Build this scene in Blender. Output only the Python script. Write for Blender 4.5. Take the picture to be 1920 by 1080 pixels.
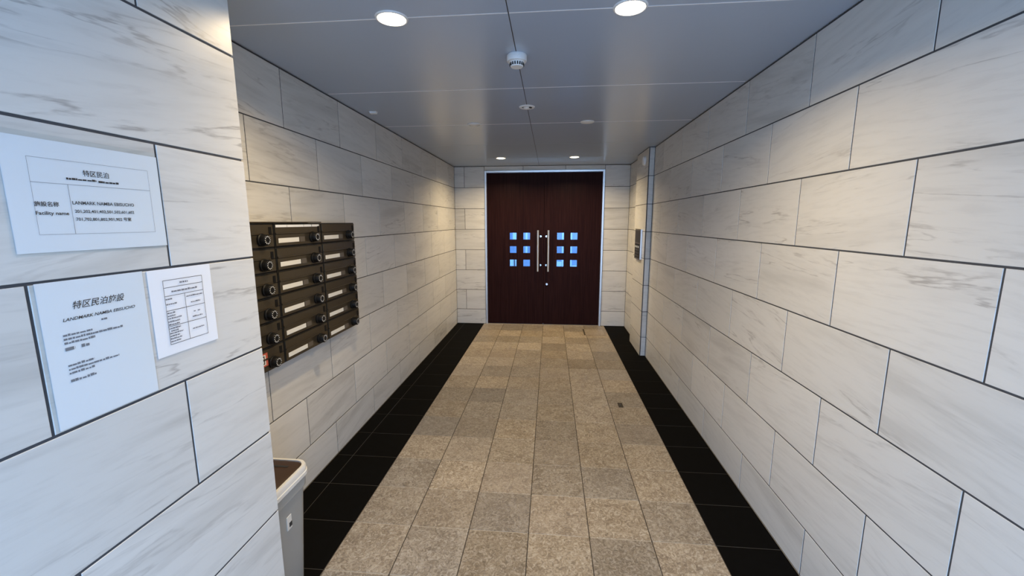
import bpy, bmesh, math, random
from mathutils import Vector, Matrix
random.seed(7)
scene = bpy.context.scene
COL = scene.collection
for o in list(bpy.data.objects):
    bpy.data.objects.remove(o)

# ------------------------------------------------------------------ dimensions (metres)
P = 0.303                      # tile course height
XL, XR, XB, XF = -1.3256, 1.209, 1.143, -0.8722
D = 6.184                      # far wall
H = 2.346                      # ceiling
Z0 = 0.225                     # top of the cut bottom course
YF = 1.2735                    # end of the near left wall
YP0, YP1 = 4.79, 5.40          # shallow pier on the right wall
Y0 = -0.7                      # open front of the passage
ZK = lambda k: Z0 + P * k

# ------------------------------------------------------------------ camera
yaw, pitch, roll = 0.0912, -0.1582, -0.0017
fw = Vector((-math.sin(yaw) * math.cos(pitch), math.cos(yaw) * math.cos(pitch), math.sin(pitch)))
rt = Vector((math.cos(yaw), math.sin(yaw), 0))
up = rt.cross(fw)
r2 = rt * math.cos(roll) + up * math.sin(roll)
u2 = -rt * math.sin(roll) + up * math.cos(roll)
cam_d = bpy.data.cameras.new('camera')
cam_d.sensor_width = 36.0
cam_d.lens = 36.0 * 779.9 / 1920.0
cam_d.clip_start = 0.02
cam = bpy.data.objects.new('camera', cam_d)
COL.objects.link(cam)
M = Matrix((r2, u2, -fw)).transposed().to_4x4()
M.translation = Vector((0.0901, 0.0, 1.55))
cam.matrix_world = M
scene.camera = cam

# ------------------------------------------------------------------ world and exposure
SKY = 6.2
LAMP_W = 14.5
world = bpy.data.worlds.new('overcast_sky')
scene.world = world
world.use_nodes = True
bg = world.node_tree.nodes['Background']
bg.inputs['Color'].default_value = (0.37, 0.61, 1.0, 1)
bg.inputs['Strength'].default_value = SKY
vs = scene.view_settings
vs.view_transform = 'Standard'
vs.look = 'None'
vs.gamma = 1.0
vs.use_curve_mapping = False
vs.exposure = 0.0

# ------------------------------------------------------------------ material helpers
def new_mat(name):
    m = bpy.data.materials.new(name)
    m.use_nodes = True
    return m, m.node_tree, m.node_tree.nodes['Principled BSDF']

def plain(name, col, rough=0.5, metal=0.0, spec=0.5, noise=0.0, nscale=30.0, bump=0.0):
    m, nt, b = new_mat(name)
    b.inputs['Base Color'].default_value = (*col, 1)
    b.inputs['Roughness'].default_value = rough
    b.inputs['Metallic'].default_value = metal
    b.inputs['Specular IOR Level'].default_value = spec
    if noise or bump:
        tc = nt.nodes.new('ShaderNodeTexCoord')
        n = nt.nodes.new('ShaderNodeTexNoise')
        n.inputs['Scale'].default_value = nscale
        n.inputs['Detail'].default_value = 5
        nt.links.new(tc.outputs['Object'], n.inputs['Vector'])
        if noise:
            mp = nt.nodes.new('ShaderNodeMapRange')
            mp.inputs['To Min'].default_value = 1 - noise
            mp.inputs['To Max'].default_value = 1 + noise
            nt.links.new(n.outputs['Fac'], mp.inputs['Value'])
            mx = nt.nodes.new('ShaderNodeVectorMath'); mx.operation = 'SCALE'
            mx.inputs[0].default_value = col
            nt.links.new(mp.outputs['Result'], mx.inputs['Scale'])
            nt.links.new(mx.outputs['Vector'], b.inputs['Base Color'])
        if bump:
            bp = nt.nodes.new('ShaderNodeBump')
            bp.inputs['Strength'].default_value = bump
            bp.inputs['Distance'].default_value = 0.002
            nt.links.new(n.outputs['Fac'], bp.inputs['Height'])
            nt.links.new(bp.outputs['Normal'], b.inputs['Normal'])
    return m

def emitter(name, col, s):
    m, nt, b = new_mat(name)
    b.inputs['Base Color'].default_value = (*col, 1)
    b.inputs['Emission Color'].default_value = (*col, 1)
    b.inputs['Emission Strength'].default_value = s
    return m

def math_n(nt, op, a=None, b=None, clamp=False):
    n = nt.nodes.new('ShaderNodeMath'); n.operation = op; n.use_clamp = clamp
    for i, v in enumerate((a, b)):
        if v is None: continue
        if isinstance(v, (int, float)): n.inputs[i].default_value = v
        else: nt.links.new(v, n.inputs[i])
    return n.outputs[0]

def map_n(nt, v, a, b, c, d, smooth=True):
    n = nt.nodes.new('ShaderNodeMapRange')
    if smooth: n.interpolation_type = 'SMOOTHSTEP'
    n.inputs['From Min'].default_value = a; n.inputs['From Max'].default_value = b
    n.inputs['To Min'].default_value = c; n.inputs['To Max'].default_value = d
    nt.links.new(v, n.inputs['Value'])
    return n.outputs[0]

def mixc(nt, fac, a, b):
    n = nt.nodes.new('ShaderNodeMix'); n.data_type = 'RGBA'
    if isinstance(fac, (int, float)): n.inputs['Factor'].default_value = fac
    else: nt.links.new(fac, n.inputs['Factor'])
    for k, v in ((6, a), (7, b)):
        if isinstance(v, tuple): n.inputs[k].default_value = (*v, 1)
        else: nt.links.new(v, n.inputs[k])
    return n.outputs[2]

def noise_n(nt, vec, scale, detail=4, rough=0.55, dist=0.0):
    n = nt.nodes.new('ShaderNodeTexNoise')
    n.inputs['Scale'].default_value = scale; n.inputs['Detail'].default_value = detail
    n.inputs['Roughness'].default_value = rough; n.inputs['Distortion'].default_value = dist
    nt.links.new(vec, n.inputs['Vector'])
    return n.outputs['Fac']

def tile_coords(nt, stretch, tilt):
    """per-piece texture space: object coordinates, turned and shifted by the piece's own colour value"""
    tc = nt.nodes.new('ShaderNodeTexCoord')
    oi = nt.nodes.new('ShaderNodeObjectInfo')
    sp = nt.nodes.new('ShaderNodeSeparateColor'); nt.links.new(oi.outputs['Color'], sp.inputs[0])
    vr = nt.nodes.new('ShaderNodeVectorRotate'); vr.rotation_type = 'Y_AXIS'
    nt.links.new(tc.outputs['Object'], vr.inputs['Vector'])
    ang = map_n(nt, sp.outputs[0], 0, 1, -tilt, tilt, False)
    nt.links.new(ang, vr.inputs['Angle'])
    mp = nt.nodes.new('ShaderNodeVectorMath'); mp.operation = 'MULTIPLY'
    nt.links.new(vr.outputs[0], mp.inputs[0]); mp.inputs[1].default_value = stretch
    sc = nt.nodes.new('ShaderNodeVectorMath'); sc.operation = 'SCALE'
    nt.links.new(oi.outputs['Color'], sc.inputs[0]); sc.inputs['Scale'].default_value = 57.0
    ad = nt.nodes.new('ShaderNodeVectorMath'); ad.operation = 'ADD'
    nt.links.new(mp.outputs[0], ad.inputs[0]); nt.links.new(sc.outputs[0], ad.inputs[1])
    return ad.outputs[0], sp.outputs

def marble_mat():
    m, nt, b = new_mat('streaked_marble_tile')
    v, rgb = tile_coords(nt, (1.15, 1.15, 10.0), 0.15)
    broad = noise_n(nt, v, 1.1, 4, 0.55, 0.2)
    streak = noise_n(nt, v, 1.5, 5, 0.5, 0.25)
    fine = noise_n(nt, v, 6.0, 5, 0.6, 0.3)
    # soft grey bands
    band = map_n(nt, broad, 0.47, 0.72, 0.0, 1.0)
    # thin broken veins along level lines of the streak noise
    def vein_of(level, width, gate_scale, lo, hi):
        d = math_n(nt, 'ABSOLUTE', math_n(nt, 'SUBTRACT', streak, level))
        vn = map_n(nt, d, 0.0, width, 1.0, 0.0)
        gt = map_n(nt, noise_n(nt, v, gate_scale, 2, 0.5), lo, hi, 0.0, 1.0)
        vn = math_n(nt, 'MULTIPLY', vn, gt)
        return math_n(nt, 'MULTIPLY', vn, map_n(nt, fine, 0.36, 0.60, 0.1, 1.0))
    v1 = math_n(nt, 'MULTIPLY', vein_of(0.56, 0.030, 0.75, 0.48, 0.62), map_n(nt, rgb[1], 0, 1, 0.3, 1.0, False))
    v2 = math_n(nt, 'MULTIPLY', vein_of(0.43, 0.055, 0.62, 0.50, 0.66), map_n(nt, rgb[0], 0, 1, 0.2, 0.8, False))
    smear = math_n(nt, 'MULTIPLY', band, map_n(nt, rgb[2], 0, 1, 0.2, 0.7, False))
    c = mixc(nt, smear, (0.685, 0.672, 0.64), (0.48, 0.468, 0.44))
    c = mixc(nt, math_n(nt, 'MULTIPLY', map_n(nt, fine, 0.45, 0.7, 0, 1), 0.22), c, (0.46, 0.445, 0.42))
    c = mixc(nt, math_n(nt, 'MULTIPLY', v2, 0.36), c, (0.34, 0.32, 0.30))
    c = mixc(nt, math_n(nt, 'MULTIPLY', v1, 0.60), c, (0.24, 0.22, 0.205))
    hs = nt.nodes.new('ShaderNodeHueSaturation'); nt.links.new(c, hs.inputs['Color'])
    nt.links.new(map_n(nt, rgb[2], 0, 1, 1.04, 0.93, False), hs.inputs['Value'])
    c = hs.outputs[0]
    nt.links.new(c, b.inputs['Base Color'])
    b.inputs['Roughness'].default_value = 0.34
    b.inputs['Specular IOR Level'].default_value = 0.42
    return m

def floor_mat():
    m, nt, b = new_mat('textured_beige_stone_tile')
    v, rgb = tile_coords(nt, (1.0, 1.0, 1.0), 0.0)
    big = noise_n(nt, v, 7.0, 4, 0.6, 0.6)
    mid = noise_n(nt, v, 46.0, 6, 0.7, 1.6)
    fine = noise_n(nt, v, 120.0, 3, 0.6)
    c = mixc(nt, map_n(nt, big, 0.3, 0.7, 0, 1), (0.36, 0.285, 0.20), (0.50, 0.41, 0.30))
    c = mixc(nt, math_n(nt, 'MULTIPLY', map_n(nt, mid, 0.48, 0.62, 0, 1), 0.75), c, (0.74, 0.65, 0.53))
    c = mixc(nt, math_n(nt, 'MULTIPLY', map_n(nt, mid, 0.49, 0.36, 0, 1), 0.8), c, (0.21, 0.165, 0.125))
    c = mixc(nt, math_n(nt, 'MULTIPLY', map_n(nt, rgb[2], 0.55, 1, 0, 1), 0.35), c, (0.30, 0.27, 0.25))
    hs = nt.nodes.new('ShaderNodeHueSaturation')
    nt.links.new(c, hs.inputs['Color'])
    nt.links.new(map_n(nt, rgb[1], 0, 1, 0.52, 0.80, False), hs.inputs['Value'])
    nt.links.new(map_n(nt, rgb[0], 0, 1, 0.82, 1.12, False), hs.inputs['Saturation'])
    nt.links.new(hs.outputs[0], b.inputs['Base Color'])
    hgt = math_n(nt, 'ADD', math_n(nt, 'MULTIPLY', mid, 0.8), math_n(nt, 'MULTIPLY', fine, 0.3))
    bp = nt.nodes.new('ShaderNodeBump')
    bp.inputs['Strength'].default_value = 0.8; bp.inputs['Distance'].default_value = 0.006
    nt.links.new(hgt, bp.inputs['Height']); nt.links.new(bp.outputs[0], b.inputs['Normal'])
    b.inputs['Roughness'].default_value = 0.42
    b.inputs['Specular IOR Level'].default_value = 0.4
    return m

def wood_mat():
    m, nt, b = new_mat('dark_espresso_wood')
    tc = nt.nodes.new('ShaderNodeTexCoord')
    mp = nt.nodes.new('ShaderNodeMapping'); mp.inputs['Scale'].default_value = (60, 60, 2.2)
    nt.links.new(tc.outputs['Object'], mp.inputs['Vector'])
    n = noise_n(nt, mp.outputs[0], 1.0, 4, 0.6, 0.3)
    c = mixc(nt, map_n(nt, n, 0.3, 0.7, 0, 1), (0.014, 0.0045, 0.0045), (0.024, 0.0085, 0.0078))
    nt.links.new(c, b.inputs['Base Color'])
    b.inputs['Roughness'].default_value = 0.42
    b.inputs['Specular IOR Level'].default_value = 0.05
    return m

def glass_mat(name, tint, rough=0.02):
    m, nt, b = new_mat(name)
    b.inputs['Base Color'].default_value = (*tint, 1)
    b.inputs['Transmission Weight'].default_value = 1.0
    b.inputs['Roughness'].default_value = rough
    b.inputs['IOR'].default_value = 1.45
    return m

def film_mat():
    m = bpy.data.materials.new('clear_laminate_film'); m.use_nodes = True
    nt = m.node_tree; nt.nodes.clear()
    o = nt.nodes.new('ShaderNodeOutputMaterial'); t = nt.nodes.new('ShaderNodeBsdfTransparent')
    g = nt.nodes.new('ShaderNodeBsdfGlossy'); g.inputs['Roughness'].default_value = 0.12
    t.inputs['Color'].default_value = (0.93, 0.96, 0.97, 1)
    mx = nt.nodes.new('ShaderNodeMixShader'); mx.inputs[0].default_value = 0.06
    nt.links.new(t.outputs[0], mx.inputs[1]); nt.links.new(g.outputs[0], mx.inputs[2])
    nt.links.new(mx.outputs[0], o.inputs[0])
    return m

MARBLE = marble_mat()
STONE = floor_mat()
WOOD = wood_mat()
BLACKTILE = plain('black_floor_tile', (0.0042, 0.0039, 0.0036), 0.6, spec=0.02, noise=0.25, nscale=25)
GROUT = plain('dark_grey_grout', (0.055, 0.058, 0.065), 0.9, noise=0.2)
GROUT_LIGHT = plain('sandy_grout', (0.46, 0.40, 0.31), 0.9, noise=0.2)
GROUT_BROWN = plain('dark_brown_grout', (0.05, 0.038, 0.026), 0.9, noise=0.3)
GROUT_CHAR = plain('charcoal_grout', (0.042, 0.039, 0.035), 0.9, noise=0.2)
CEIL = plain('satin_grey_ceiling_panel', (0.43, 0.51, 0.64), 0.24, spec=0.5, noise=0.02, nscale=3)
CEIL_JOINT = plain('pale_panel_joint', (0.88, 0.9, 0.95), 0.5, noise=0.03)
DARK = plain('black_joint_sealant', (0.02, 0.02, 0.022), 0.7, noise=0.1)
STEEL = plain('brushed_stainless_steel', (0.80, 0.80, 0.80), 0.36, metal=1.0, noise=0.04, nscale=80)
CHROME = plain('polished_chrome', (0.85, 0.85, 0.85), 0.1, metal=1.0, noise=0.02)
WHITE = plain('white_moulded_plastic', (0.80, 0.81, 0.82), 0.42, noise=0.03)
PAPER = plain('white_paper', (0.86, 0.87, 0.90), 0.7, spec=0.25, noise=0.015, nscale=8, bump=0.05)
INK = plain('black_print_ink', (0.018, 0.018, 0.022), 0.7, noise=0.1)
INK_GREY = plain('grey_print_ink', (0.20, 0.205, 0.23), 0.7, noise=0.1)
BRONZE = plain('dark_bronze_metal', (0.10, 0.083, 0.06), 0.28, metal=0.75, noise=0.06, nscale=60)
BRONZE_DK = plain('black_painted_metal', (0.008, 0.0075, 0.007), 0.5, noise=0.1)
BLACKPL = plain('black_moulded_plastic', (0.004, 0.004, 0.0045), 0.5, spec=0.25, noise=0.1)
LABEL = plain('white_name_card', (0.74, 0.72, 0.66), 0.5, noise=0.03)
PLATE = plain('grey_number_plate', (0.15, 0.13, 0.11), 0.4, metal=0.4, noise=0.1)
RED = plain('red_sticker_film', (0.50, 0.10, 0.06), 0.5, noise=0.05)
BIN = plain('pale_grey_bin_plastic', (0.31, 0.315, 0.305), 0.42, noise=0.04, nscale=12)
BINRIM = plain('off_white_bin_plastic', (0.66, 0.65, 0.62), 0.4, noise=0.03, nscale=12)
BROWN = plain('brown_bin_lid_plastic', (0.038, 0.018, 0.009), 0.5, noise=0.1, nscale=14)
PANE = glass_mat('blue_tinted_door_glass', (0.30, 0.48, 0.72))
FILM = film_mat()
LAMP_ON = emitter('glowing_warm_diffuser', (1.0, 0.86, 0.62), 14.0)
PLASTER = plain('pale_yard_plaster', (0.30, 0.36, 0.44), 0.8, noise=0.1, nscale=3)
CONCRETE = plain('grey_concrete_paving', (0.36, 0.35, 0.33), 0.85, noise=0.15, nscale=6, bump=0.2)
DARKGLASS = plain('black_screen_panel', (0.03, 0.026, 0.024), 0.4, spec=0.2, noise=0.05)

# ------------------------------------------------------------------ mesh helpers
def mesh_obj(name, bm, mat, parent=None, smooth=False):
    me = bpy.data.meshes.new(name)
    bm.normal_update()
    bm.to_mesh(me); bm.free()
    if mat: me.materials.append(mat)
    if smooth:
        for p in me.polygons: p.use_smooth = True
    o = bpy.data.objects.new(name, me)
    COL.objects.link(o)
    if parent: o.parent = parent
    return o

def box_bm(bm, x0, x1, y0, y1, z0, z1, bev=0.0):
    vs_ = [bm.verts.new((x, y, z)) for x in (x0, x1) for y in (y0, y1) for z in (z0, z1)]
    fs = [(0, 1, 3, 2), (4, 6, 7, 5), (0, 4, 5, 1), (2, 3, 7, 6), (0, 2, 6, 4), (1, 5, 7, 3)]
    faces = [bm.faces.new([vs_[i] for i in f]) for f in fs]
    if bev:
        es = list({e for f in faces for e in f.edges})
        bmesh.ops.bevel(bm, geom=es, offset=bev, segments=2, affect='EDGES', profile=0.5)
    return bm

def box(name, x0, x1, y0, y1, z0, z1, mat, parent=None, bev=0.0):
    return mesh_obj(name, box_bm(bmesh.new(), x0, x1, y0, y1, z0, z1, bev), mat, parent)

def cbox(name, c, s, mat, parent=None, bev=0.0):
    return box(name, c[0]-s[0]/2, c[0]+s[0]/2, c[1]-s[1]/2, c[1]+s[1]/2, c[2]-s[2]/2, c[2]+s[2]/2, mat, parent, bev)

def lathe(name, prof, mat, parent=None, axis='Z', loc=(0, 0, 0), seg=40, smooth=True):
    """prof = [(r, h)...] turned round the axis; closed at radius 0"""
    bm = bmesh.new(); rings = []
    for r, h in prof:
        if r < 1e-6: rings.append([bm.verts.new((0, 0, h))])
        else: rings.append([bm.verts.new((r*math.cos(2*math.pi*i/seg), r*math.sin(2*math.pi*i/seg), h)) for i in range(seg)])
    for a, b in zip(rings[:-1], rings[1:]):
        for i in range(seg):
            j = (i+1) % seg
            if len(a) == 1: bm.faces.new((a[0], b[j], b[i]))
            elif len(b) == 1: bm.faces.new((a[i], a[j], b[0]))
            else: bm.faces.new((a[i], a[j], b[j], b[i]))
    bmesh.ops.recalc_face_normals(bm, faces=bm.faces)
    if axis == 'X': bmesh.ops.rotate(bm, verts=bm.verts, matrix=Matrix.Rotation(math.pi/2, 3, 'Y'))
    if axis == '-X': bmesh.ops.rotate(bm, verts=bm.verts, matrix=Matrix.Rotation(-math.pi/2, 3, 'Y'))
    if axis == '-Y': bmesh.ops.rotate(bm, verts=bm.verts, matrix=Matrix.Rotation(math.pi/2, 3, 'X'))
    bmesh.ops.translate(bm, verts=bm.verts, vec=loc)
    o = mesh_obj(name, bm, mat, parent)
    if smooth:
        me = o.data
        for p in me.polygons: p.use_smooth = True
        me.set_sharp_from_angle(angle=math.radians(35))
    return o

def empty(name, loc=(0, 0, 0), parent=None):
    o = bpy.data.objects.new(name, None); o.location = loc; o.empty_display_size = 0.05
    COL.objects.link(o)
    if parent: o.parent = parent
    return o

def tag(o, label, cat, group=None):
    o['label'] = label; o['category'] = cat
    if group: o['group'] = group
    return o

def struct(o):
    o['kind'] = 'structure'
    return o

# tiles: front face at local y = 0 looking to -y, x along, z up, centred
TILE_CACHE = {}
def tile_mesh(w, h, mat, t=0.004, b=0.0010, name='wall_tile'):
    key = (round(w, 4), round(h, 4), mat.name)
    if key in TILE_CACHE: return TILE_CACHE[key]
    bm = bmesh.new()
    def ring(w_, h_, y): return [bm.verts.new((sx*w_/2, y, sz*h_/2)) for sx, sz in ((-1, -1), (1, -1), (1, 1), (-1, 1))]
    a = ring(w, h, t); c = ring(w, h, b); d = ring(w-2*b, h-2*b, 0)
    bm.faces.new(d)
    for r, s in ((a, c), (c, d)):
        for i in range(4):
            j = (i+1) % 4
            bm.faces.new((r[i], r[j], s[j], s[i]))
    me = bpy.data.meshes.new(name); bm.normal_update(); bm.to_mesh(me); bm.free()
    me.materials.append(mat)
    TILE_CACHE[key] = me
    return me

def put_tile(name, w, h, loc, rot, parent, mat):
    o = bpy.data.objects.new(name, tile_mesh(w, h, mat, name=name))
    o.location = loc; o.rotation_euler = rot
    o.color = (random.random(), random.random(), random.random(), 1)
    COL.objects.link(o); o.parent = parent
    return o

JH, JV = 0.0062, 0.0056        # joint widths
def courses(hi=H):
    e = [0.0] + [ZK(k) for k in range(8)]
    e[-1] = hi - 0.004
    return [(k-1, e[k], e[k+1]) for k in range(8)]

def splits(a, b, phase, pitch=0.6015):
    n = math.ceil((a - phase) / pitch)
    xs = [a]
    x = phase + n*pitch
    while x < b - 0.01:
        if x > a + 0.01: xs.append(x)
        x += pitch
    xs.append(b)
    return list(zip(xs[:-1], xs[1:]))

def side_wall_tiles(parent, x, facing, a, b, ph_even, ph_odd):
    rot = (0, 0, math.pi/2) if facing > 0 else (0, 0, -math.pi/2)
    for k, z0, z1 in courses():
        for s, e in splits(a, b, ph_even if k % 2 == 0 else ph_odd):
            put_tile('wall_tile', e-s-JV, z1-z0-JH, (x, (s+e)/2, (z0+z1)/2), rot, parent, MARBLE)

# ------------------------------------------------------------------ the shell
T = 0.010
# floor ------------------------------------------------------------
floor = struct(box('floor', XL-0.25, XR+0.25, Y0, D+0.25, -0.15, -0.0018, GROUT_LIGHT))
YT = 1.5702
rows = []
k = -8
while YT + P*k < D - 0.01:
    rows.append((max(YT+P*k, Y0), min(YT+P*(k+1), D))); k += 1
def floor_piece(name, x0, x1, y0, y1, mat, gx, gy):
    return put_tile(name, x1-x0-gx, y1-y0-gy, ((x0+x1)/2, (y0+y1)/2, 0.0), (-math.pi/2, 0, 0), floor, mat)
for (ya, yb) in rows:
    if yb - ya < 0.02: continue
    for c in range(-3, 3):
        floor_piece('stone_floor_tile', c*P, (c+1)*P, ya, yb, STONE, 0.0045, 0.0045)
for (ya, yb) in rows:
    if yb - ya < 0.02: continue
    floor_piece('black_border_tile', 3*P, XR-0.001, ya, yb, BLACKTILE, 0.002, 0.003)
    floor_piece('black_border_tile', -4*P, -3*P, ya, yb, BLACKTILE, 0.003, 0.003)
    if yb > YF:
        floor_piece('black_border_tile', XL+0.001, -4*P, max(ya, YF), yb, BLACKTILE, 0.003, 0.003)
for c in range(-3, 4):
    box('grout_line', c*P-0.004, c*P+0.004, Y0+0.01, D-0.001, -0.0020, -0.0010, GROUT_BROWN, floor)  # lengthwise joints, coloured darker brown than the cross joints
box('grout_bed', XL+0.001, -3*P-0.004, Y0+0.01, D-0.001, -0.0020, -0.0009, GROUT_CHAR, floor)
box('grout_bed', 3*P+0.004, XR-0.001, Y0+0.01, D-0.001, -0.0020, -0.0009, GROUT_CHAR, floor)

# left wall ---------------------------------------------------------
wall_left = struct(box('wall_left', XL-0.25, XL-0.0016, YF-0.01, D+0.25, -0.0034, H+0.0, GROUT))
side_wall_tiles(wall_left, XL, +1, YF, D, 2.197-0.6015*3, 1.898-0.6015*3)
# near left wall (stands proud, runs out to the street)
wall_near = struct(box('wall_near_left', XL-0.25, XF-0.0016, Y0, YF-0.0101, -0.0034, H, GROUT))
side_wall_tiles(wall_near, XF, +1, Y0, YF, 0.972-0.6015*6, 0.674-0.6015*6)
for k, z0, z1 in courses():
    put_tile('wall_tile', XF-XL-0.004-0.011, z1-z0-JH, ((XL+XF)/2-0.004, YF, (z0+z1)/2), (0, 0, math.pi), wall_near, MARBLE)
# right wall --------------------------------------------------------
wall_right = struct(box('wall_right', XR+0.0016, XR+0.25, Y0, D+0.25, -0.0034, H, GROUT))
side_wall_tiles(wall_right, XR, -1, Y0, YP0, 1.4285-0.6015*6, 1.1285-0.6015*6)
side_wall_tiles(wall_right, XR, -1, YP1, D, 1.4285-0.6015*6, 1.1285-0.6015*6)
# pier on the right wall
pier = box('pier_core', XB+0.0016, XR+0.02, YP0+0.0016, YP1-0.0016, -0.0034, H, GROUT, wall_right)
for k, z0, z1 in courses():
    put_tile('pier_tile', YP1-YP0-0.004, z1-z0-JH, (XB, (YP0+YP1)/2, (z0+z1)/2), (0, 0, -math.pi/2), wall_right, MARBLE)
    put_tile('pier_tile', XR-XB-0.012-0.004, z1-z0-JH, ((XB+XR)/2+0.004, YP0, (z0+z1)/2), (0, 0, 0), wall_right, MARBLE)
    put_tile('pier_tile', XR-XB-0.012-0.004, z1-z0-JH, ((XB+XR)/2+0.004, YP1, (z0+z1)/2), (0, 0, math.pi), wall_right, MARBLE)
# far wall with the doorway -----------------------------------------
DX0, DX1, DZ = -0.878, 0.858, 2.283
bm = bmesh.new()
box_bm(bm, XL-0.25, DX0, D+0.0016, D+0.20, -0.0034, H)
box_bm(bm, DX1, XR+0.25, D+0.0016, D+0.20, -0.0034, H)
box_bm(bm, DX0, DX1, D+0.0016, D+0.20, DZ, H)
wall_back = struct(mesh_obj('wall_back', bm, GROUT))
for k, z0, z1 in courses():
    zt = z1
    pieces = [(XL, -1.176), (-1.176, DX0)] if k % 2 == 0 and k >= 0 else [(XL, DX0)]
    pieces += [(DX1, XR)]
    for a, b in pieces:
        put_tile('wall_tile', b-a-JV, z1-z0-JH, ((a+b)/2, D, (z0+z1)/2), (0, 0, 0), wall_back, MARBLE)
xs = [DX0, -0.312, 0.299, DX1]
for a, b in zip(xs[:-1], xs[1:]):
    put_tile('wall_tile', b-a-JV, H-0.004-DZ-0.003, ((a+b)/2, D, (DZ+H-0.004)/2), (0, 0, 0), wall_back, MARBLE)
# ceiling -----------------------------------------------------------
ceiling = struct(box('ceiling', XL-0.25, XR+0.25, Y0, D+0.25, H+0.004, H+0.15, CEIL_JOINT))
CXJ = -0.082
cy = [Y0] + [1.745+0.92*i for i in range(-2, 5)] + [D-0.004]
cy = sorted(y for y in cy if Y0 <= y <= D)
for a, b in zip(cy[:-1], cy[1:]):
    for x0, x1 in ((XL, CXJ), (CXJ, XR)):
        lo = XL if b > YF else XF
        g = 0.002
        box('ceiling_panel', max(x0, XL if b > YF + 0.3 else XL)+g, x1-g, a+g, b-g, H, H+0.004, CEIL, ceiling)
for y in (1.745, 2.665, 3.585):
    for x0, x1 in ((XL+0.01, CXJ-0.003), (CXJ+0.003, XR-0.01)):
        box('joint_strip', x0, x1, y-0.0032, y+0.0032, H-0.0006, H+0.0039, CEIL_JOINT, ceiling)
box('ceiling_joint', CXJ-0.002, CXJ+0.002, Y0, D-0.01, H+0.0005, H+0.0039, DARK, ceiling)

# outside: street paving in front and a small yard behind the doors ---
struct(box('ground_street', -14, 14, -14, Y0-0.002, -0.15, -0.012, CONCRETE))
struct(box('ground_yard', -4, 4, D+0.2502, D+5, -0.15, -0.012, CONCRETE))
yard = struct(box('wall_yard', -4, 4, D+2.6, D+2.75, -0.012, 2.9, PLASTER))
for x0, x1, z0, z1, mt in ((0.335, 0.372, 0, 2.8, WHITE), (0.505, 0.540, 0, 2.8, WHITE), (-0.69, -0.60, 1.12, 2.6, WHITE), (-0.42, -0.385, 0.9, 2.8, WHITE),
                           (-0.78, -0.56, 0.0, 0.78, WHITE), (0.545, 0.70, 0.56, 0.64, WHITE), (0.20, 0.33, 0.60, 0.72, WHITE)):
    box('yard_trim', x0, x1, D+2.54, D+2.599, z0, z1, mt, yard, 0.003)
box('yard_gap', -0.665, -0.645, D+2.53, D+2.539, 0.0, 0.78, DARK, yard)

# ------------------------------------------------------------------ the double door
door = struct(empty('door_1', (0, D, 0)))
FX0, FX1, FZ = DX0+0.003, DX1-0.003, DZ-0.003
bm = bmesh.new()
fwid = 0.028
box_bm(bm, FX0, FX0+fwid, -0.014, 0.16, 0.001, FZ, 0.002)
box_bm(bm, FX1-fwid, FX1, -0.014, 0.16, 0.001, FZ, 0.002)
box_bm(bm, FX0+fwid, FX1-fwid, -0.014, 0.16, FZ-fwid, FZ, 0.002)
mesh_obj('door_frame', bm, STEEL, door)
LX0, LX1, LZ0, LZ1 = FX0+fwid+0.002, FX1-fwid-0.002, 0.006, FZ-fwid-0.003
MID = -0.004
winz = [0.937, 1.137, 1.337]; ws = 0.050
def leaf(x0, x1, wx):
    xs = sorted([x0, x1] + [w+s for w in wx for s in (-ws, ws)])
    zs = sorted([LZ0, LZ1] + [w+s for w in winz for s in (-ws, ws)])
    bm = bmesh.new(); yf, yb = 0.020, 0.062
    gv = {}
    def V(i, j, y):
        if (i, j, y) not in gv: gv[(i, j, y)] = bm.verts.new((xs[i], y, zs[j]))
        return gv[(i, j, y)]
    hole = lambda i, j: (0 <= i < len(xs)-1 and 0 <= j < len(zs)-1) and (i % 2 == 1 and j % 2 == 1)
    solid = lambda i, j: 0 <= i < len(xs)-1 and 0 <= j < len(zs)-1 and not hole(i, j)
    for i in range(len(xs)-1):
        for j in range(len(zs)-1):
            if hole(i, j): continue
            bm.faces.new((V(i, j, yf), V(i+1, j, yf), V(i+1, j+1, yf), V(i, j+1, yf)))
            bm.faces.new((V(i, j, yb), V(i, j+1, yb), V(i+1, j+1, yb), V(i+1, j, yb)))
            for (di, dj, e) in ((-1, 0, ((i, j), (i, j+1))), (1, 0, ((i+1, j+1), (i+1, j))), (0, -1, ((i+1, j), (i, j))), (0, 1, ((i, j+1), (i+1, j+1)))):
                if not solid(i+di, j+dj):
                    (p, q) = e
                    bm.faces.new((V(*p, yf), V(*q, yf), V(*q, yb), V(*p, yb)))
    bmesh.ops.recalc_face_normals(bm, faces=bm.faces)
    lf = mesh_obj('door_leaf', bm, WOOD, door)
    for w in wx:
        for z in winz:
            box('window_pane', w-ws+0.0005, w+ws-0.0005, 0.038, 0.044, z-ws+0.0005, z+ws-0.0005, PANE, lf)
    return lf
lf1 = leaf(LX0, MID-0.0025, (-0.460, -0.258))
lf2 = leaf(MID+0.0025, LX1, (0.241, 0.439))
box('meeting_stile', MID-0.02, MID+0.02, 0.0625, 0.072, LZ0, LZ1, WOOD, lf1)
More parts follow.
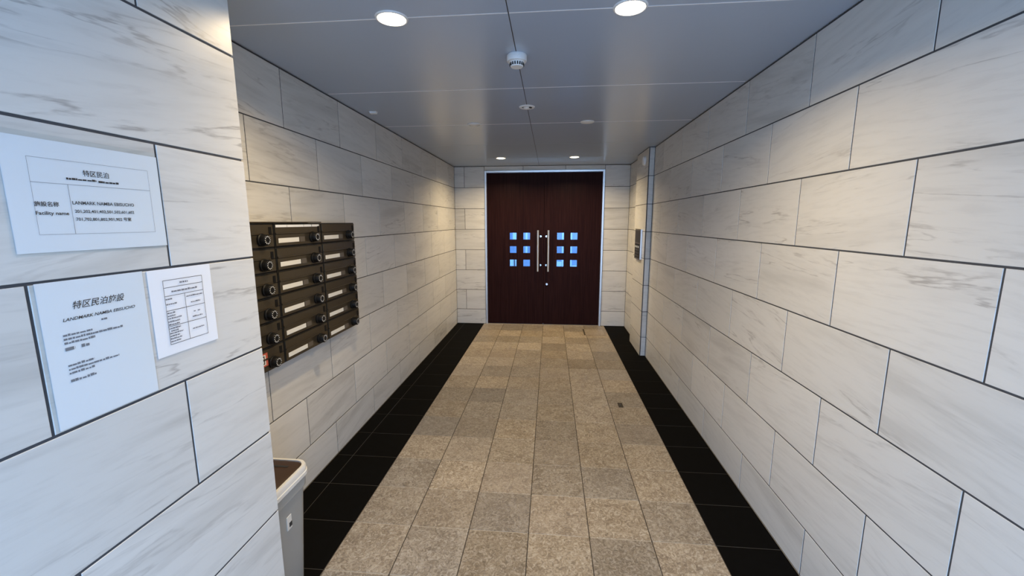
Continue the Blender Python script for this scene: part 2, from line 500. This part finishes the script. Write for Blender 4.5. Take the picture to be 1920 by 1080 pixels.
def pull(lf, xb, xm):
    bm = bmesh.new()
    seg = 16
    y = -0.045; r = 0.0145
    def tube(a, b, r, n=16):
        a = Vector(a); b = Vector(b); d = (b-a).normalized(); s = d.orthogonal().normalized(); t = d.cross(s)
        ra = [bm.verts.new(a + r*(s*math.cos(2*math.pi*i/n)+t*math.sin(2*math.pi*i/n))) for i in range(n)]
        rb = [bm.verts.new(b + r*(s*math.cos(2*math.pi*i/n)+t*math.sin(2*math.pi*i/n))) for i in range(n)]
        bm.faces.new(ra[::-1]); bm.faces.new(rb)
        for i in range(n): bm.faces.new((ra[i], ra[(i+1) % n], rb[(i+1) % n], rb[i]))
    tube((xb, y, 0.82), (xb, y, 1.425), r)
    h = mesh_obj('pull_handle', bm, STEEL, lf)
    for z in (0.91, 1.335):
        bm = bmesh.new()
        tube((xm, 0.020, z), (xm, -0.004, z), 0.013)
        tube((xm, 0.002, z), (xb, y, z), 0.006, 10)
        mesh_obj('handle_bracket', bm, CHROME, lf)
pull(lf1, -0.088, -0.050)
pull(lf2, 0.064, 0.034)
lathe('lock_cylinder', [(0, 0.0), (0.016, 0.0), (0.018, -0.006), (0.018, -0.012), (0.0, -0.012)], CHROME, lf2, axis='-Y', loc=(0.047, 0.020, 0.622))
for o in [c for c in lf2.children if c.name.startswith('lock')]:
    o.location = (0, -0.012, 0)

# ------------------------------------------------------------------ ceiling fittings
def downlight(x, y, on, label, power=LAMP_W):
    t = empty('recessed_downlight', (x, y, H))
    tag(t, label, 'ceiling light', 'recessed ceiling downlights')
    k = 1.0 if on else 0.86
    lathe('trim_ring', [(0.054*k, -0.001), (0.056*k, -0.006), (0.062*k, -0.005), (0.065*k, -0.0005), (0.054*k, -0.0005)], WHITE, t)
    if on:
        lathe('diffuser', [(0.0, -0.0045), (0.036, -0.0042), (0.054, -0.0025), (0.054, -0.001), (0, -0.001)], LAMP_ON, t)
        ld = bpy.data.lights.new('downlight_beam', 'AREA'); ld.shape = 'DISK'; ld.size = 0.09
        ld.energy = power; ld.color = (1.0, 0.765, 0.45); ld.spread = math.radians(148)
        lo = bpy.data.objects.new('downlight_beam', ld); COL.objects.link(lo)
        lo.parent = t; lo.location = (0, 0, -0.009)
    else:
        lathe('diffuser', [(0.0, -0.012), (0.024, -0.011), (0.038, -0.006), (0.046, -0.002), (0, -0.001)], WHITE, t)
    return t
downlight(-0.545, 1.742, True, 'lit warm downlight nearest the camera, on the mailbox side')
downlight(0.379, 1.742, True, 'lit warm downlight nearest the camera, on the right wall side')
downlight(-0.547, 3.572, False, 'unlit white downlight halfway along, on the left of the sensor')
downlight(0.377, 3.572, False, 'unlit white downlight halfway along, on the right of the sensor')
downlight(-0.545, 5.424, True, 'small lit downlight above the left leaf of the dark doors', 17.0)
downlight(0.378, 5.424, True, 'small lit downlight above the right leaf of the dark doors', 17.0)

t = tag(empty('smoke_detector', (-0.082, 2.16, H)), 'white round smoke detector with black vent slots on the ceiling seam', 'smoke detector')
lathe('base', [(0, -0.0005), (0.047, -0.0005), (0.049, -0.004), (0.049, -0.026), (0.046, -0.031), (0, -0.031)], WHITE, t)
hd = lathe('sensor_head', [(0.041, -0.031), (0.036, -0.034), (0.031, -0.052), (0.028, -0.055), (0, -0.056)], WHITE, t)
for i in range(18):
    a = 2*math.pi*i/18
    bm = box_bm(bmesh.new(), 0.030, 0.0355, -0.0030, 0.0030, -0.050, -0.037)
    bmesh.ops.rotate(bm, verts=bm.verts, matrix=Matrix.Rotation(a, 3, 'Z'))
    mesh_obj('vent_slot', bm, DARK, hd)
cbox('indicator_clip', (0, -0.047, -0.012), (0.03, 0.006, 0.008), WHITE, t, 0.001)

t = tag(empty('motion_sensor', (-0.084, 3.082, H)), 'flush round motion sensor with a dark eye between smoke detector and doors', 'sensor')
lathe('bezel', [(0.036, -0.001), (0.038, -0.007), (0.052, -0.006), (0.056, -0.0005), (0.036, -0.0005)], WHITE, t)
lathe('sensor_eye', [(0, -0.016), (0.016, -0.014), (0.024, -0.008), (0.026, -0.001), (0, -0.001)], WHITE, t)
lathe('recess', [(0.037, -0.0025), (0, -0.0025)], DARK, t)
cbox('eye_window', (0.024, -0.008, -0.0075), (0.02, 0.022, 0.006), DARK, t, 0.001)

t = tag(empty('ceiling_fitting', (-1.209, 3.10, H)), 'small white rectangular fitting on the ceiling near the left wall', 'ceiling fitting')
cbox('body', (0, 0, -0.008), (0.048, 0.034, 0.015), WHITE, t, 0.003)
cbox('plate', (0, 0, -0.0012), (0.054, 0.04, 0.0016), WHITE, t)

# ------------------------------------------------------------------ mailboxes
MD = 0.08                       # how far they stand off the wall
CW, RH = 0.421, 0.1175
MZ0, MY0 = 0.840, 1.925 - 0.421
def mailbox_parts(root):
    g = 0.0025
    box('body', 0.0008, MD-0.006, g, CW-g, 0.0012, RH-0.0012, BRONZE_DK, root)
    fl = box('mail_flap', MD-0.006, MD, 0.009, CW-0.009, RH*0.565, RH-0.007, BRONZE, root, 0.001)
    box('flap_lip', MD-0.004, MD+0.004, 0.009, CW-0.045, RH*0.565-0.003, RH*0.565+0.004, BRONZE, fl, 0.001)
    box('door_panel', MD-0.006, MD, 0.009, CW-0.009, 0.006, RH*0.565-0.004, BRONZE, root, 0.001)
    box('name_card', MD+0.0002, MD+0.0016, 0.026, 0.196, 0.020, 0.043, LABEL, root, 0.0004)
    box('number_plate', MD+0.0002, MD+0.0014, 0.204, 0.250, 0.019, 0.045, PLATE, root, 0.0004)
    box('lock_slot', MD+0.0002, MD+0.0022, CW-0.041, CW-0.022, RH-0.054, RH-0.018, BLACKPL, root, 0.0008)
    kn = lathe('dial_knob', [(0.030, 0), (0.030, 0.008), (0.026, 0.011), (0.025, 0.030), (0.022, 0.034), (0, 0.034)], BLACKPL, root, axis='X', loc=(MD, CW-0.100, 0.040), seg=28)
    bm = bmesh.new()
    for i in range(12):
        a = 2*math.pi*i/12
        b2 = box_bm(bmesh.new(), 0.0342, 0.0348, 0.0140, 0.0195, -0.0013, 0.0013)
        bmesh.ops.rotate(b2, verts=b2.verts, matrix=Matrix.Rotation(a, 3, 'X'))
        tmp = bpy.data.meshes.new('t'); b2.to_mesh(tmp); b2.free(); bm.from_mesh(tmp); bpy.data.meshes.remove(tmp)
    bmesh.ops.translate(bm, verts=bm.verts, vec=(MD, CW-0.100, 0.040))
    mesh_obj('dial_digits', bm, WHITE, kn)

def copy_tree(src, parent=None):
    c = src.copy(); COL.objects.link(c); c.parent = parent
    for ch in src.children: copy_tree(ch, c)
    return c
proto = empty('mailbox'); mailbox_parts(proto)
rown = ['top', 'second', 'third', 'fourth', 'fifth', 'bottom']
coln = ['in the column half hidden by the near wall', 'in the middle column', 'in the column farthest from the camera']
boxes = {}
for c in range(3):
    for r in range(6):
        m = proto if (c == 0 and r == 0) else copy_tree(proto)
        boxes[(c, r)] = m
for (c, r), m in boxes.items():
    m.location = (XL, MY0 + c*CW, MZ0 + (5-r)*RH)
    lab = 'dark bronze mailbox, %s row, %s' % (rown[r], coln[c])
    if (c, r) == (1, 0): lab = 'top middle dark bronze mailbox with white label tape along its upper edge'
    if (c, r) == (0, 5): lab = 'lowest dark bronze mailbox with a red and white sticker beside the near wall'
    tag(m, lab, 'mailbox', 'dial-lock mailboxes on the left wall')
mb = boxes[(1, 0)]
for a, b in ((0.012, 0.100), (0.103, 0.245), (0.248, 0.320), (0.326, 0.398)):
    box('label_tape', MD+0.0002, MD+0.0012, a, b, RH-0.0205, RH-0.0085, WHITE, mb)
mb = boxes[(0, 5)]
st = box('warning_sticker', MD+0.0002, MD+0.0010, CW-0.216, CW-0.131, 0.034, 0.097, RED, mb)
st['label'] = 'red sticker with a white panel'
box('sticker_panel', MD+0.0010, MD+0.0014, CW-0.212, CW-0.146, 0.041, 0.090, LABEL, st)
bm = bmesh.new()
for y0, y1, z0, z1 in ((-0.190, -0.184, 0.046, 0.086), (-0.160, -0.154, 0.046, 0.086), (-0.190, -0.154, 0.081, 0.086), (-0.190, -0.154, 0.064, 0.068), (-0.190, -0.154, 0.046, 0.050)):
    box_bm(bm, MD+0.0014, MD+0.0018, CW+y0, CW+y1, z0, z1)
mesh_obj('sticker_print', bm, INK, st)
# dark hood over the two nearer columns
hood = box('mailbox_hood', XL+0.001, XL+MD+0.004, MY0, MY0+2*CW, MZ0+6*RH+0.0005, MZ0+6*RH+0.0065, BRONZE, None, 0.001)
tag(hood, 'thin dark metal hood strip on top of the two nearer mailbox columns', 'hood')

# ------------------------------------------------------------------ waste bin
def rrect(cx, cy, w, d, r, n=6):
    pts = []
    for (sx, sy, a0) in ((1, 1, 0), (-1, 1, 90), (-1, -1, 180), (1, -1, 270)):
        for i in range(n+1):
            a = math.radians(a0 + 90*i/n)
            pts.append((cx+sx*(w/2-r)+r*math.cos(a), cy+sy*(d/2-r)+r*math.sin(a)))
    return pts
def loft(name, secs, mat, parent, cap0=True, cap1=True):
    bm = bmesh.new(); rings = []
    for (w, d, r, z) in secs: rings.append([bm.verts.new((x, y, z)) for x, y in rrect(0, 0, w, d, r)])
    n = len(rings[0])
    for a, b in zip(rings[:-1], rings[1:]):
        for i in range(n): bm.faces.new((a[i], a[(i+1) % n], b[(i+1) % n], b[i]))
    if cap0: bm.faces.new(rings[0][::-1])
    if cap1: bm.faces.new(rings[-1])
    bmesh.ops.recalc_face_normals(bm, faces=bm.faces)
    o = mesh_obj(name, bm, mat, parent)
    for p in o.data.polygons: p.use_smooth = True
    o.data.set_sharp_from_angle(angle=math.radians(40))
    return o
BW, BD = 0.345, 0.285
bn = tag(empty('waste_bin', (-0.9320-BW/2, 1.587-BD/2, 0.0005)), 'pale grey plastic waste bin with brown lid tucked behind the near left wall', 'waste bin')
loft('bin_body', [(0.255, 0.185, 0.04, 0.0), (0.272, 0.202, 0.045, 0.006), (0.315, 0.25, 0.05, 0.44), (0.330, 0.268, 0.052, 0.442), (0.332, 0.270, 0.052, 0.497)], BIN, bn)
loft('bin_rim', [(0.334, 0.272, 0.05, 0.484), (BW, BD, 0.055, 0.488), (BW, BD, 0.055, 0.503), (BW-0.006, BD-0.006, 0.053, 0.505), (BW-0.006, BD-0.006, 0.053, 0.522), (BW-0.014, BD-0.014, 0.05, 0.530), (BW-0.034, BD-0.034, 0.045, 0.530), (BW-0.036, BD-0.036, 0.044, 0.520)], BINRIM, bn, True, False)
lid = loft('bin_lid', [(BW-0.037, BD-0.037, 0.043, 0.510), (BW-0.037, BD-0.037, 0.043, 0.524), (BW-0.05, BD-0.05, 0.04, 0.529)], BROWN, bn)
cbox('lid_slot', (0.0, 0.078, 0.5295), (0.21, 0.011, 0.0016), DARK, lid)
clip = cbox('handle_clip', (0.151, -0.015, 0.345), (0.010, 0.030, 0.060), BINRIM, bn, 0.002)
cbox('clip_notch', (0.1565, -0.010, 0.335), (0.002, 0.016, 0.018), DARK, clip)

# ------------------------------------------------------------------ intercom and alarm on the pier
ic = tag(empty('intercom_panel', (XB, 5.07, 1.285)), 'stainless intercom panel with black screen and keypad on the right pier', 'intercom')
box('back_box', -0.020, -0.0005, -0.145, 0.145, -0.175, 0.175, STEEL, ic, 0.002)
fp = box('face_plate', -0.023, -0.0201, -0.148, 0.148, -0.178, 0.178, PLATE, ic, 0.001)
box('screen', -0.0245, -0.0231, -0.125, 0.125, 0.02, 0.160, DARKGLASS, fp)
box('keypad', -0.0245, -0.0231, -0.125, 0.125, -0.160, 0.005, BLACKPL, fp)
kp = [(-0.08+0.08*i, -0.03-0.035*j) for j in range(4) for i in range(3)]
for a, b in kp:
    box('key', -0.0275, -0.0246, a-0.018, a+0.018, b-0.012, b+0.012, PLATE if b < -0.03 else WHITE, ic, 0.0008)
al = tag(empty('alarm_bell', (XB, 4.965, 2.222)), 'small round cream wall alarm high on the right pier above the intercom', 'alarm')
lathe('back_plate', [(0, 0.0005), (0.056, 0.0005), (0.056, 0.006), (0, 0.006)], WHITE, al, axis='-X')
lathe('dome', [(0.050, 0.006), (0.050, 0.018), (0.042, 0.026), (0.020, 0.031), (0, 0.032)], WHITE, al, axis='-X')

# ------------------------------------------------------------------ small floor fittings
sl = tag(empty('floor_hinge_cover', (0.72, 5.80, 0.0)), 'thin dark slotted floor plate in front of the right door leaf', 'floor plate')
cbox('plate', (0, 0, 0.0009), (0.29, 0.33, 0.0012), GROUT_BROWN, sl)
cbox('plate_cover', (0.009, 0, 0.0018), (0.268, 0.326, 0.0008), STONE, sl)
fc = tag(empty('floor_catch', (0.705, 3.42, 0.0)), 'small dark metal door catch set in a beige tile by the right border', 'floor catch')
cbox('plate', (0, 0, 0.0011), (0.040, 0.09, 0.0016), GROUT_BROWN, fc, 0.0004)
cbox('pin', (0, 0, 0.003), (0.014, 0.03, 0.003), BRONZE_DK, fc, 0.0006)

# ------------------------------------------------------------------ notices on the near left wall
def text_mesh(s, size, shear=0.0, width=None, bold=0.0):
    cu = bpy.data.curves.new('t', 'FONT'); cu.body = s; cu.size = size; cu.shear = shear; cu.offset = bold
    cu.resolution_u = 3
    o = bpy.data.objects.new('t', cu); COL.objects.link(o)
    dg = bpy.context.evaluated_depsgraph_get()
    me = bpy.data.meshes.new_from_object(o.evaluated_get(dg))
    bpy.data.objects.remove(o); bpy.data.curves.remove(cu)
    if width and len(me.vertices):
        xs = [v.co.x for v in me.vertices]; k = width/(max(xs)-min(xs)); x0 = min(xs)
        for v in me.vertices: v.co.x = (v.co.x-x0)*k
    return me
# sheets: local x along the wall (+y world), local z up, front towards +x world (local -y)
ROT = (0, 0, math.pi/2)
def sheet(name, y0, y1, z0, z1, label, curl=None):
    o = empty(name, (XF, y0, z0)); o.rotation_euler = ROT
    tag(o, label, 'notice', 'paper notices on the near left wall')
    w, h = y1-y0, z1-z0
    bm = bmesh.new(); n = 12
    def off(u, v): return curl(u, v) if curl else 0.0
    g = [[bm.verts.new((w*i/n, -0.0016-off(i/n, j/n), h*j/n)) for j in range(n+1)] for i in range(n+1)]
    for i in range(n):
        for j in range(n): bm.faces.new((g[i][j], g[i+1][j], g[i+1][j+1], g[i][j+1]))
    b_ = [[bm.verts.new((w*i/n, -0.0006, h*j/n)) for j in (0, n)] for i in (0, n)]
    bm.faces.new((b_[0][0], b_[0][1], b_[1][1], b_[1][0]))
    mesh_obj('paper', bm, PAPER, o, True)
    return o, w, h, off
def put_text(o, off_y, s, x, z, size, shear=0.0, width=None, bold=0.0, mat=None):
    me = text_mesh(s, size, shear, width, bold)
    me.materials.clear(); me.materials.append(mat or INK)
    for v in me.vertices:
        a, b = v.co.x, v.co.y
        v.co = (x+a, -off_y, z+b)
    t = bpy.data.objects.new('printed_text', me); COL.objects.link(t); t.parent = o
    return t
def put_bars(o, off_y, bars, mat, name='printed_lines'):
    bm = bmesh.new()
    for x0, x1, z0, z1 in bars:
        bm.faces.new([bm.verts.new(p) for p in ((x0, -off_y, z0), (x1, -off_y, z0), (x1, -off_y, z1), (x0, -off_y, z1))])
    r = mesh_obj(name, bm, mat, o)
    r['kind'] = 'stuff'
    return r
def words(x0, x1, z, h, seed):
    rnd = random.Random(seed); out = []; x = x0
    while x < x1:
        w = rnd.uniform(0.6, 2.2)*h
        e = min(x+w, x1)
        hh = h*rnd.uniform(0.6, 1.0)
        out.append((x, e, z, z+hh)); x = e + h*rnd.uniform(0.12, 0.35)
    return out
def rect_lines(x0, x1, z0, z1, t):
    return [(x0, x1, z0-t/2, z0+t/2), (x0, x1, z1-t/2, z1+t/2), (x0-t/2, x0+t/2, z0, z1), (x1-t/2, x1+t/2, z0, z1)]
def film(o, x0, x1, z0, z1, y):
    bm = bmesh.new(); n = 8
    g = [[bm.verts.new((x0+(x1-x0)*i/n, -y-0.0006*math.sin(3*i/n+2*j/n), z0+(z1-z0)*j/n)) for j in range(n+1)] for i in range(n+1)]
    for i in range(n):
        for j in range(n): bm.faces.new((g[i][j], g[i+1][j], g[i+1][j+1], g[i][j+1]))
    return mesh_obj('laminate_film', bm, FILM, o, True)

# upper landscape notice
S1 = (0.669, 0.969, 1.493, 1.706)
o, w, h, off = sheet('wall_notice', *S1, 'landscape laminated notice listing room numbers, highest on the near left wall')
L = lambda y, z: (y-S1[0], z-S1[2])
e = 0.0024
put_text(o, e, '特区民泊', 0.130, 0.152, 0.0135, width=0.051, bold=0.0001)
put_bars(o, e, words(0.098, 0.154, 0.1415, 0.0042, 1)+words(0.158, 0.200, 0.1400, 0.0042, 2), INK)
put_text(o, e, '施設名称', 0.038, 0.088, 0.0100, width=0.040, bold=0.00015)
put_text(o, e, 'Facility name', 0.038, 0.0715, 0.0095, width=0.055, bold=0.00015)
put_text(o, e, 'LANMARK NAMBA EBISUCHO', 0.102, 0.093, 0.0095, width=0.126, bold=0.00012)
put_text(o, e, '201,202,401,402,501,502,601,602', 0.104, 0.0765, 0.0085, width=0.122, bold=0.00012)
put_text(o, e, '701,702,801,802,901,902 号室', 0.104, 0.0605, 0.0085, width=0.113, bold=0.00012)
put_bars(o, e, rect_lines(0.038, 0.272, 0.034, 0.178, 0.0005)+[(0.038, 0.272, 0.1315, 0.1322), (0.0985, 0.0992, 0.034, 0.1315)], INK_GREY)
film(o, -0.004, 0.304, -0.006, 0.2225, 0.0034)
# lower portrait notice
S2 = (0.6845, 0.894, 1.1405, 1.4355)
o, w, h, off = sheet('wall_notice', *S2, 'tall portrait notice with italic heading, lower left of the three notices')
put_text(o, e, '特区民泊施設', 0.056, 0.237, 0.0175, shear=0.28, width=0.104, bold=0.0001)
put_text(o, e, 'LANDMARK NAMBA EBISUCHO', 0.035, 0.214, 0.0090, shear=0.3, width=0.146, bold=0.0001)
bars = words(0.105, 0.117, 0.2015, 0.0045, 3)
for i, (x1, z) in enumerate(((0.085, 0.1845), (0.147, 0.1765), (0.088, 0.1685))): bars += words(0.031, x1, z, 0.0048, 10+i)
bars += words(0.031, 0.049, 0.155, 0.0075, 20) + words(0.060, 0.075, 0.155, 0.0075, 21)
for i, (x1, z) in enumerate(((0.080, 0.1225), (0.130, 0.1145), (0.078, 0.1065))): bars += words(0.031, x1, z, 0.0048, 30+i)
bars += words(0.031, 0.079, 0.090, 0.0055, 40)
put_bars(o, e, bars, INK_GREY)
film(o, -0.012, 0.210, -0.001, 0.2965, 0.0034)
# small form to the right
S3 = (0.9045, 1.0915, 1.215, 1.434)
o, w, h, off = sheet('wall_notice', *S3, 'small white form with a ruled black table, right of the portrait notice',
                     curl=lambda u, v: 0.004*max(0, u-0.6)*max(0, 0.7-v))
x0, x1, z0, z1 = 0.0365, 0.1535, 0.0265, 0.1905
e3 = 0.0036
zl = [0.172, 0.1505, 0.113, 0.073]
put_bars(o, e3, rect_lines(x0, x1, z0, z1, 0.0011)+[(x0, x1, z-0.00055, z+0.00055) for z in zl]+[(0.0935, 0.0946, z0, zl[1])], INK, 'table_rules')
bars = words(0.083, 0.108, 0.179, 0.0055, 50) + words(0.057, 0.136, 0.1585, 0.0050, 51)
for i, (a, b, z) in enumerate(((0.038, 0.056, 0.141), (0.038, 0.068, 0.128), (0.098, 0.150, 0.1395), (0.110, 0.140, 0.122), (0.038, 0.060, 0.1055), (0.038, 0.060, 0.098), (0.038, 0.077, 0.0915),
                               (0.038, 0.072, 0.083), (0.038, 0.069, 0.0755), (0.115, 0.122, 0.096), (0.128, 0.136, 0.096), (0.110, 0.142, 0.082), (0.038, 0.071, 0.0655), (0.042, 0.064, 0.059),
                               (0.038, 0.077, 0.053), (0.038, 0.066, 0.046), (0.038, 0.072, 0.039), (0.038, 0.068, 0.032), (0.106, 0.144, 0.050))):
    bars += words(a, b, z, 0.0038, 60+i)
put_bars(o, e3, bars, INK_GREY)
